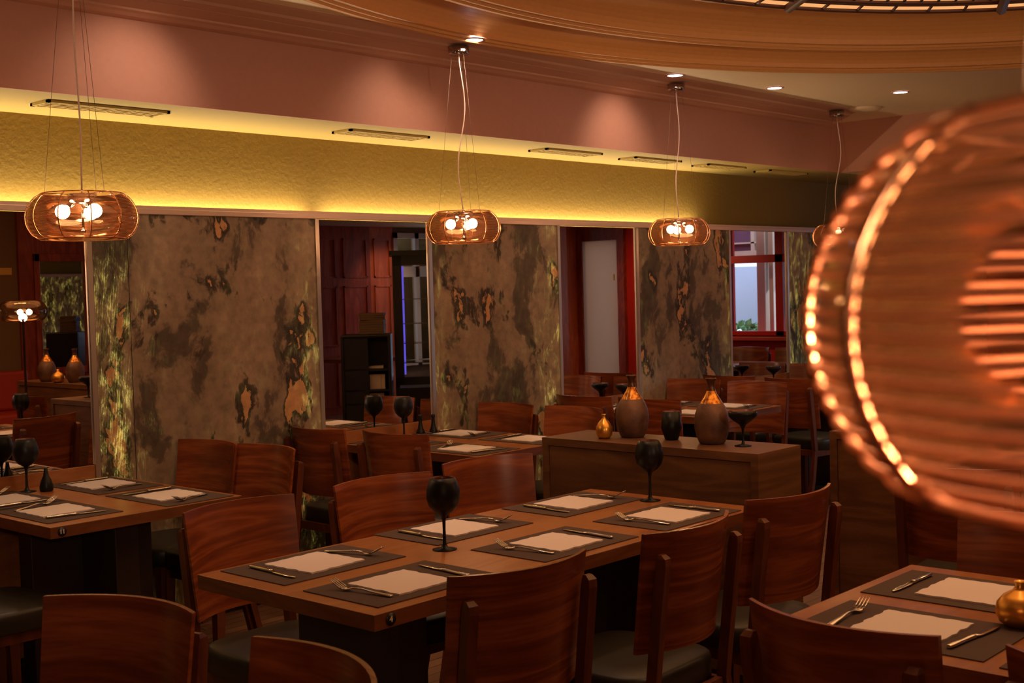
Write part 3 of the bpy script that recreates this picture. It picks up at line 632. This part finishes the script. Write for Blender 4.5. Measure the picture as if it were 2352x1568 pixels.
F_ = [(2.04, 2.06, 2.45, 2.00, 0, 'dark chair in front of table 4, nearest, its back to the viewer'),
 (2.69, 1.985, 3.12, 2.0, 0, 'dark chair at the middle of the near side of table 4'),
 (3.29, 2.04, 3.71, 1.99, 0, 'dark chair at the far right end of the near side of table 4'),
 (2.16, 3.36, 2.59, 3.37, 1, 'chair at the left of the far side of table 4, facing the viewer'),
 (2.77, 3.37, 3.19, 3.34, 1, 'chair in the middle of the far side of table 4, behind the nearer wine glass'),
 (3.35, 3.43, 3.77, 3.35, 1, 'chair at the right of the far side of table 4, beside the sideboard'),
 (3.305, 5.11, 3.32, 4.70, 1, 'chair right of table 11, the one nearest the slate panel'),
 (3.34, 4.73, 3.34, 4.30, 1, 'bright chair right of table 11, farther from the wall'),
 (3.95, 5.12, 3.94, 4.72, 0, 'dark chair left of the centre table, close to the wall'),
 (3.98, 4.61, 4.0, 4.19, 0, 'dark chair left of the centre table, farther from the wall'),
 (5.33, 5.11, 5.32, 4.69, 1, 'chair right of the centre table, close to the slate panel'),
 (5.34, 4.61, 5.31, 4.18, 1, 'bright chair right of the centre table, behind the small gold vase'),
 (5.92, 5.03, 5.92, 4.61, 0, 'dark chair left of the table behind the vases, near the mirror'),
 (5.93, 4.56, 5.95, 4.14, 0, 'dark chair left of the table behind the vases, between the two tall vases'),
 (7.24, 5.11, 7.24, 4.70, 1, 'chair right of the table behind the vases, close to the slate panel'),
 (7.2, 4.60, 7.23, 4.18, 1, 'chair right of the table behind the vases, behind the black coupe glass'),
 (7.60, 4.57, 7.55, 4.15, 0, 'dark chair left of the far right table, nearer the aisle'),
 (7.64, 5.10, 7.64, 4.68, 0, 'dark chair left of the far right table, near the wall'),
 (2.26, 1.41, 2.22, .98, 0, 'dark chair at the lower right corner, its back to the viewer'),
 (2.24, .86, 2.22, .44, 0, 'dark chair cut by the lower right corner of the picture'),
 (3.48, 1.46, 3.46, 1.04, 1, 'chair on the far side of the lower right table, at the right edge'),
 (1.38, 2.68, 1.49, 2.29, 1, 'chair at the lower left, facing left, with a knot in its veneer'),
 (1.46, 2.01, 1.40, 1.61, 1, 'chair at the bottom edge, only its curved top showing'),
 (1.80, 4.62, 1.80, 4.20, 0, 'dark chair at the far left of table 11, half outside the picture'),
 (1.80, 5.10, 1.80, 4.68, 0, 'chair left of table 11 by the mirror, outside the picture'),
 (8.92, 4.60, 8.92, 4.18, 1, 'chair right of the far right table, hidden by the blurred lamp'),
 (8.92, 5.11, 8.92, 4.70, 1, 'chair right of the far right table by the wall, seen in the mirror'),
 (10.98, 3.74, 10.98, 3.32, 1, 'chair by the red window seen in the fourth mirror, left one'),
 (10.98, 4.24, 10.98, 3.82, 1, 'chair by the red window seen in the fourth mirror, right one'),
 (4.25, 2.02, 4.30, 1.61, 0, 'dark chair before the right sideboard, under the blurred lamp')]
for a in F_: chair(*a)
# ================================================================ SIDEBOARDS
def sideboard(lb, x0, x1, y0, y1, h):
    cx, cy = (x0+x1)/2, (y0+y1)/2; hx, hy = (x1-x0)/2, (y1-y0)/2
    t = thing('sideboard', lb, 'sideboard', (cx, cy, 0), 0, 'brown oak sideboards')
    T = .032
    b = nb()
    for pts in (((-hy, 0), (-hy, h), (-hy+T, h-T), (-hy+T, 0)), ((-hy, h), (hy, h), (hy-T, h-T), (-hy+T, h-T)), ((hy, h), (hy, 0), (hy-T, 0), (hy-T, h-T))):
        a = [b.verts.new((-hx, y, z)) for y, z in pts]; c = [b.verts.new((hx, y, z)) for y, z in pts]
        b.faces.new(a); b.faces.new(list(reversed(c)))
        for i in range(4): b.faces.new((a[i], a[(i+1) % 4], c[(i+1) % 4], c[i]))
    obj('carcass', b, M['oak'], t)
    b = nb(); box(b, -hx+.006, hx-.006, -hy+T+.003, hy-T-.003, .05, h-T-.003); obj('door_panel', b, M['oak'], t)
    b = nb(); box(b, -hx+.03, hx-.03, -hy+T, hy-T, 0, .05); obj('plinth', b, M['dark'], t)
    return t
SB = .90
sideboard('brown oak sideboard carrying the tall vases, between the tables', 4.065, 4.38, 2.478, 3.54, SB)
sideboard('dark oak sideboard at the right, under the blurred lamp', 4.84, 5.17, .45, 2.60, SB)
# ================================================================ TABLEWARE
def mk_vase():
    o = thing('vase', '', ''); b = nb()
    pr = [(0, 0), (.045, 0), (.052, .006), (.062, .03), (.069, .06), (.0705, .09), (.066, .12), (.055, .148), (.046, .162)]
    lathe(b, pr, 36); obj('body', b, M['vase'], o)
    b = nb(); lathe(b, [(.0462, .1615), (.034, .182), (.024, .197), (.018, .212)], 32, mi=0); lathe(b, [(.018, .212), (.0145, .228), (.0155, .245), (.022, .258), (.0225, .262), (.018, .262), (.013, .245), (.011, .20), (0, .16)], 32, mi=1); obj('neck', b, [M['neck'], mat('dark_luster', (.10, .035, .015), .3, .4)], o)
    return o
place('vase', mk_vase, (4.27, 3.21, SB), 0, 'tall brown vase with amber neck on the sideboard, the left one', 'vase', 'tall brown vases')
place('vase', mk_vase, (4.25, 2.80, SB), 1.8, 'tall brown vase with amber neck on the sideboard, the right one', 'vase', 'tall brown vases')
place('vase', mk_vase, (4.92, .80, SB), .8, 'tall brown vase reflected in the left mirror, left of the pair', 'vase', 'tall brown vases')
place('vase', mk_vase, (4.97, 1.15, SB), 2.8, 'tall brown vase reflected in the left mirror, right of the pair', 'vase', 'tall brown vases')
def mk_lathe(name, prof, m, seg=28, rib=0):
    def f():
        b = nb(); lathe(b, prof, seg, mi=[mi for *_, mi in prof[:-1]] if len(prof[0]) == 3 else 0) if len(prof[0]) == 2 else lathe(b, [(r, z) for r, z, _ in prof], seg, mi=[q[2] for q in prof[:-1]])
        return obj(name, b, m)
    return f
gv = mk_lathe('bud_vase', [(0, 0), (.022, 0), (.032, .012), (.036, .032), (.034, .05), (.024, .068), (.011, .082), (.007, .09), (.008, .098), (.011, .103), (.008, .103), (.005, .09), (0, .06)], M['gold'])
place('gv', gv, (4.165, 3.28, SB), 0, 'small gold teardrop bud vase at the left of the sideboard', 'vase')
sq = [(0, 0), (.028, 0), (.046, .014), (.054, .035), (.050, .055), (.036, .072), (.016, .084), (.010, .092), (.013, .104), (.010, .104), (.006, .09), (0, .07)]
place('sq', mk_lathe('squat_vase', sq, M['gold']), (2.84, 1.06, .75), 0, 'squat gold onion-shaped vase on the lower right table', 'vase')
place('sq', None, (4.89, 1.03, SB), 0, 'squat gold onion-shaped vase reflected in the left mirror', 'vase')
place('tumbler', mk_lathe('tumbler', [(0, 0, 0), (.024, 0, 0), (.028, .004, 0), (.042, .045, 0), (.043, .055, 0), (.036, .118, 0), (.034, .118, 1), (.040, .055, 1), (.025, .01, 1), (0, .008, 1)], [M['black'], M['inner']]), (4.27, 3.01, SB), 0, 'faceted black tumbler between the two tall vases', 'glass')
coupe = mk_lathe('coupe_glass', [(0, 0, 0), (.033, 0, 0), (.034, .003, 0), (.008, .008, 0), (.0045, .02, 0), (.004, .05, 0), (.006, .07, 0), (.014, .085, 0), (.040, .103, 0), (.055, .118, 0), (.057, .130, 0), (.053, .140, 0), (.050, .140, 1), (.052, .125, 1), (.03, .105, 1), (0, .098, 1)], [M['black'], M['inner']])
place('coupe', coupe, (4.24, 2.65, SB), 0, 'black coupe glass at the right end of the sideboard', 'glass', 'black coupe glasses')
place('coupe', None, (6.62, 5.04, .75), 0, 'black coupe glass on the table behind the left tall vase', 'glass', 'black coupe glasses')
place('coupe', None, (8.45, 5.0, .75), 0, 'black coupe glass on the far right table', 'glass', 'black coupe glasses')
wine = mk_lathe('wine_glass', [(0, 0, 0), (.037, 0, 0), (.038, .002, 0), (.012, .007, 0), (.006, .018, 0), (.0045, .06, 0), (.0055, .09, 0), (.010, .106, 0), (.030, .118, 0), (.045, .136, 0), (.052, .160, 0), (.051, .185, 0), (.044, .208, 0), (.037, .222, 0), (.0355, .222, 1), (.0425, .207, 1), (.049, .184, 1), (.049, .16, 1), (.042, .138, 1), (.02, .122, 1), (0, .118, 1)], [M['black'], M['inner']], 36)
for x, y, lb in ((2.685, 2.745, 'black balloon wine glass in the middle of table 4'), (3.735, 2.735, 'black balloon wine glass at the far end of table 4, before the sideboard'), (4.63, 5.02, 'black balloon wine glass on the centre table by the mirror'), (2.50, 5.03, 'black balloon wine glass on table 11, cut by the left edge')):
    place('wine', wine, (x, y, .75), 0, lb, 'wine glass', 'black balloon wine glasses')
place('bottle', mk_lathe('oil_bottle', [(0, 0), (.024, 0), (.027, .004), (.028, .02), (.022, .045), (.012, .065), (.008, .085), (.007, .098), (.0, .098)], M['black'], 12), (2.555, 4.97, .75), 0, 'small black teardrop bottle on table 11', 'bottle')
for x, y, lb in ((4.86, 5.03, 'black flared pepper mill on the centre table by the mirror'), (4.80, 5.07, 'black flared salt mill on the centre table, half hidden by its neighbour')):
    place('mill', mk_lathe('spice_mill', [(0, 0), (.024, 0), (.026, .004), (.023, .015), (.015, .035), (.010, .06), (.009, .085), (.012, .092), (.012, .10), (.009, .106), (0, .107)], M['black'], 12), (x, y, .75), 0, lb, 'mill')
# settings
def mk_mat():
    b = nb(); box(b, -.225, .225, -.15, .15, 0, .0025); return obj('placemat', b, M['mat'])
random.seed(5)
def mk_nap():
    b = nb(); n = 12; per = []; h = .103
    for s in range(4):
        for i in range(n):
            t = -h+2*h*i/n; w_ = .0025*math.sin(i*2.1+s)*(1 if i else 0)+.0015*math.sin(i*5+s*2)*(1 if i else 0)
            per.append([(t, -h+w_), (h+w_, t), (-t, h+w_), (-h+w_, -t)][s])
    lo = [b.verts.new((x, y, 0)) for x, y in per]; hi = [b.verts.new((x, y, .0045)) for x, y in per]
    for i in range(len(per)): b.faces.new((lo[i], lo[(i+1) % len(per)], hi[(i+1) % len(per)], hi[i]))
    b.faces.new(hi); b.faces.new(list(reversed(lo))); return obj('napkin', b, M['paper'])
def strip(b, secs, mi=0):
    """secs: (y, half width, z centre, half thickness) swept along y"""
    rows = []
    for y, w_, z, t_ in secs: rows.append([b.verts.new(p) for p in ((-w_, y, z), (-w_*.6, y, z+t_), (w_*.6, y, z+t_), (w_, y, z), (w_*.6, y, z-t_), (-w_*.6, y, z-t_))])
    for k in range(len(rows)-1):
        for i in range(6): f = b.faces.new((rows[k][i], rows[k][(i+1) % 6], rows[k+1][(i+1) % 6], rows[k+1][i])); f.smooth = True; f.material_index = mi
    b.faces.new(rows[0]); b.faces.new(rows[-1])
def mk_knife():
    o = thing('table_knife', '', ''); b = nb(); strip(b, [(-.11, .006, .005, .003), (-.105, .008, .005, .004), (-.06, .0075, .005, .0045), (-.01, .0065, .005, .0045), (-.005, .008, .005, .005), (0, .006, .005, .004)]); obj('handle', b, M['steel'], o)
    b = nb(); strip(b, [(0, .006, .005, .003), (.02, .009, .004, .0012), (.08, .009, .004, .001), (.105, .006, .004, .0008), (.115, .001, .004, .0005)]); obj('blade', b, M['steel'], o); return o
def mk_fork():
    o = thing('table_fork', '', ''); b = nb(); strip(b, [(-.105, .007, .003, .0018), (-.10, .010, .003, .0022), (-.04, .007, .007, .0022), (0, .0042, .011, .0022), (.03, .0042, .009, .002)]); obj('handle', b, M['steel'], o)
    b = nb(); strip(b, [(.03, .0042, .009, .002), (.045, .012, .005, .0014), (.058, .014, .0055, .0014), (.064, .014, .008, .0013)])
    for k in range(4):
        q = -.0118+.0079*k
        tube(b, [(q, .062, .0075), (q, .074, .013), (q, .088, .0205), (q*.97, .102, .028)], [.0022, .0020, .0017, .0009], 5)
    obj('tines', b, M['steel'], o); return o
def setting(x, y, rz, lb, kn=True, fk=True, jx=0, ja=0, nx=0, ny=0, fr=0, kr=0):
    """x,y: mat centre; the guest sits on the local -y side"""
    def at(dx, dy): return (x+dx*math.cos(rz)-dy*math.sin(rz), y+dx*math.sin(rz)+dy*math.cos(rz))
    place('mat', mk_mat, (x, y, .7505), rz, 'dark grey placemat '+lb, 'placemat', 'grey placemats')
    px, py = at(nx, ny); place('nap', mk_nap, (px, py, .7532), rz+ja, 'white paper napkin '+lb, 'napkin', 'white paper napkins')
    if kn: px, py = at(.155+jx, .0); place('knife', mk_knife, (px, py, .7535), rz+kr, 'steel knife '+lb, 'knife', 'steel knives')
    if fk: px, py = at(-.150+jx*.5, 0); place('fork', mk_fork, (px, py, .7535), rz+fr, 'steel fork '+lb, 'fork', 'steel forks')
setting(2.308, 2.525, 0, 'at the near left place of table 4', fr=.15, kr=-.1, nx=-.01, ny=-.005)
setting(2.947, 2.52, 0, 'at the near middle place of table 4', fr=.18, kr=-.1)
setting(3.515, 2.50, 0, 'at the near right place of table 4', fr=.12, kr=-.03)
setting(2.317, 2.915, PI, 'at the far left place of table 4', fr=.3, kr=-.05, ja=.05)
setting(2.934, 2.95, PI, 'at the far middle place of table 4', fr=.25, kr=-.05)
setting(3.523, 2.925, PI, 'at the far right place of table 4', fr=.28, kr=-.05)
setting(2.775, 4.40, PI/2, 'at the right front place of table 11', kr=0, fr=.35)
setting(2.775, 4.90, PI/2, 'at the right rear place of table 11, by the wall', kr=0, fr=.2, nx=.02)
setting(2.325, 4.46, -PI/2, 'at the left front place of table 11', kr=-.2, fr=.3)
setting(2.325, 4.88, -PI/2, 'at the left rear place of table 11, at the left edge', kr=0, fr=.1)
setting(4.905, 4.36, PI/2, 'at the right front place of the centre table', fr=.3)
setting(4.905, 4.87, PI/2, 'at the right rear place of the centre table', fr=.2)
setting(4.445, 4.37, -PI/2, 'at the left front place of the centre table', fr=.45, kr=-.15)
setting(4.445, 4.87, -PI/2, 'at the left rear place of the centre table', fr=.2)
setting(6.86, 4.38, PI/2, 'at the right front place of the table behind the vases', fr=.2)
setting(6.86, 4.87, PI/2, 'at the right rear place of the table behind the vases', fr=.2)
setting(6.41, 4.38, -PI/2, 'at the left front place of the table behind the vases', fr=.2)
setting(6.41, 4.85, -PI/2, 'at the left rear place of the table behind the vases', fr=.2)
setting(8.70, 4.40, PI/2, 'at the right front place of the far right table', fr=.2)
setting(8.70, 4.88, PI/2, 'at the right rear place of the far right table', fr=.2)
setting(8.24, 4.40, -PI/2, 'at the left front place of the far right table', fr=.2)
setting(8.24, 4.88, -PI/2, 'at the left rear place of the far right table', fr=.2)
setting(2.68, 1.245, -PI/2, 'at the near place of the lower right table', kr=-.1, fr=.05, jx=-.01)
setting(3.07, 1.265, PI/2, 'at the far place of the lower right table', fr=.2)
setting(2.66, .755, -PI/2, 'at the lower right corner of the picture', kr=-.1, fr=.05, jx=-.01)
# ================================================================ THINGS SEEN IN THE MIRRORS
# wine cooler
t = thing('wine_cooler', 'tall black glass-doored wine cooler reflected in the second mirror', 'wine cooler', (9.05, .75, 0), R(42))
b = nb(); hw, dp, h = .26, .24, 1.90
box(b, -hw, -hw+.04, -dp, dp-.03, 0, h); box(b, hw-.04, hw, -dp, dp-.03, 0, h); box(b, -hw-.03, hw+.03, -dp-.02, dp+.02, h, h+.05); box(b, -hw, hw, -dp, dp, 0, .55)
obj('cabinet', b, M['dkblack'], t)
b = nb()
for q in ((-hw, -hw+.09, .58, h), (hw-.09, hw, .58, h), (-hw, hw, .58, .66), (-hw, hw, h-.10, h)): box(b, q[0], q[1], dp-.03, dp, q[2], q[3])
d = obj('door', b, M['dkblack'], t)
b = nb(); box(b, -hw+.09, hw-.09, dp-.018, dp-.012, .66, h-.1); obj('door_glass', b, M['pane'], d)
b = nb(); tube(b, [(hw-.05, dp+.03, 1.25), (hw-.05, dp+.03, .95)], .008); obj('handle', b, M['chrome'], d)
for z in (.8, 1.0, 1.2, 1.45):
    b = nb(); box(b, -hw+.045, hw-.045, -dp+.035, dp-.05, z, z+.008); obj('shelf', b, M['chrome'], t)
b = nb(); box(b, -hw+.095, -hw+.115, -dp+.04, -dp+.05, .66, 1.8); obj('light_strip', b, M['blueled'], t)
# desk
t = thing('reception_desk', 'dark rounded service desk with open shelves reflected in the second mirror', 'desk', (8.15, .95, 0), R(45))
b = nb(); hw = .24
box(b, -hw+.03, hw-.03, -.2, -.17, 0, 1.12, .01); box(b, -hw, -hw+.03, -.2, .2, 0, 1.12, .008); box(b, hw-.03, hw, -.2, .2, 0, 1.12, .008); box(b, -hw, hw, -.2, .2, 1.10, 1.13, .01); box(b, -hw+.03, .02, .16, .18, 0, 1.1); box(b, -hw+.03, hw-.03, -.17, .18, .78, .80); box(b, -hw+.03, hw-.03, -.17, .18, .45, .47); box(b, -hw+.03, hw-.03, -.17, .18, .58, .60)
obj('carcass', b, M['dkblack'], t)
for k, (x, z, w_, h) in enumerate(((.10, .60, .055, .14), (.175, .60, .018, .14), (.11, .47, .07, .09), (.11, .80, .07, .02))):
    b = nb(); box(b, -w_, w_, -.1, .1, 0, h); o = obj('paper_stack', b, M['pages']); o.location = Vector((8.15, .92, z))+Matrix.Rotation(R(45), 3, 'Z') @ Vector((x, .04, .001)); o.rotation_euler = (0, 0, R(45)); tag(o, ['wide white paper stack on the upper shelf of the desk', 'narrow white stack beside the wide one in the desk', 'paper stack on the lowest shelf of the desk', 'single white pad lying in the desk top slot'][k], 'paper stack', 'paper in the service desk')
for k in range(9):
    b = nb(); box(b, -.12, .12, -.10, .10, 0, .022, .003); o = obj('menu_folder', b, M['books']); a = R(45+random.uniform(-6, 6)); o.rotation_euler = (0, 0, a)
    o.location = Vector((8.15, .92, 1.131+k*.0225))+Matrix.Rotation(R(45), 3, 'Z') @ Vector((.08, 0, 0)); tag(o, 'brown menu folder stacked on the service desk, number %s from the bottom' % ['one', 'two', 'three', 'four', 'five', 'six', 'seven', 'eight', 'nine'][k], 'menu', 'menu folders on the desk')
# framed mirror, bench and sign on the opposite wall
t = thing('framed_mirror', 'red-framed tall mirror reflected in the left wall mirror', 'mirror', (6.55, YB+.04, 0))
b = nb()
for q in ((-.30, -.24, .78, 2.02), (.24, .30, .78, 2.02), (-.30, .30, .78, .85), (-.30, .30, 1.94, 2.02)): box(b, q[0], q[1], 0, .03, q[2], q[3], .005)
obj('frame', b, M['redwood'], t)
b = nb(); box(b, -.24, .24, 0, .01, .85, 1.94); obj('mirror_glass', b, M['mirror'], t)
t = thing('banquette', 'red leather bench along the wall, reflected in the left mirror', 'bench', (5.0, YB+.3, 0))
b = nb(); box(b, -1.1, 1.1, -.28, .25, .12, .46, .03); obj('seat', b, M['redseat'], t)
b = nb(); box(b, -1.1, 1.1, -.28, -.14, .46, .85, .03); obj('backrest', b, M['redseat'], t)
b = nb(); box(b, -1.1, 1.1, -.28, .22, 0, .12); obj('plinth', b, M['dark'], t)
b = nb(); box(b, 5.88, 6.04, YB+.001, YB+.008, 1.81, 1.88); tag(obj('wall_sign', b, M['sign']), 'small yellow sign on the brown wall, reflected at the left edge', 'sign')
# outdoors beyond the red windows
b = nb(); box(b, 13.5, 19, -4, 9, -.6, -.5); tag(obj('pavement', b, mat('pavement', (.5, .48, .45), .9)), 'grey pavement outside the windows', 'pavement', kind='structure')
t = thing('parasol_canvas', 'pale blue canvas screen outside the red window', 'screen', (15.6, 1.6, 0))
b = nb(); box(b, 0, .05, -4, 4, .9, 1.75); obj('canvas', b, M['paleblue'], t)
b = nb(); box(b, 0, .05, -4, -3.9, -.5, .9); box(b, 0, .05, 3.9, 4, -.5, .9); obj('post', b, M['cream'], t)
b = nb(); box(b, 13.4, 13.52, 2.14, 2.26, -.5, 2.6, .01); box(b, 13.42, 13.5, 2.30, 2.36, -.5, 2.6, .006); tag(obj('timber_post', b, M['cream']), 'cream timber post just outside the red window', 'post')
t = thing('awning', 'purple and cream awning frame outside above the red window', 'awning', (14.0, 2.4, 0))
b = nb(); box(b, 0, .05, -1.5, 1.5, 1.80, 1.93); box(b, 0, .05, -1.5, 1.5, 2.02, 2.04)
for y in (-1.1, -.7, -.3, .1, .5, .9): box(b, 0, .05, y, y+.05, 1.93, 2.5)
obj('frame', b, M['cream'], t)
b = nb(); box(b, .06, .08, -1.5, 1.5, 1.9, 2.6); obj('cloth', b, M['purple'], t)
def bush(name, lb, cx, cy, cz, rx, ry, rz, m, n, r, cat, seed):
    random.seed(seed); b = nb()
    for _ in range(n):
        u, v = random.uniform(-1, 1), random.uniform(0, 2*PI); q = math.sqrt(1-u*u); k = random.uniform(.6, 1)
        p = Vector((cx+rx*q*math.cos(v)*k, cy+ry*q*math.sin(v)*k, cz+rz*u*k)); d = Vector((random.gauss(0, 1), random.gauss(0, 1), random.gauss(0, 1))).normalized(); e = d.orthogonal().normalized()
        s = r*random.uniform(.6, 1.3); vs = [b.verts.new(p+x) for x in (d*s, e*s*.6, -d*s, -e*s*.6)]; b.faces.new(vs)
    o = obj(name, b, m); tag(o, lb, cat); return o
bush('hedge', 'green hedge outside the red window', 15.0, 2.0, .5, .3, 2.6, .55, M['green'], 2600, .07, 'hedge', 1)
bush('garden_shrub', 'tall light green shrub outside the white window', 14.0, -4.9, 1.2, 2.0, .6, 1.4, M['green'], 5000, .09, 'shrub', 11)
bush('geranium', 'green geranium plant outside the red window', 13.75, 2.30, .86, .14, .6, .20, M['green'], 900, .035, 'plant', 2)
for k, (y, z) in enumerate(((2.60, 1.08), (2.52, 1.02), (2.05, 1.0))):
    bush('geranium_bloom', ['bright red geranium bloom, upper one, outside the window', 'red geranium bloom, lower one of the pair outside the window', 'red geranium bloom at the right of the reflected window'][k], 13.68, y, z, .05, .05, .04, M['flower'], 90, .018, 'flower', 3+k)
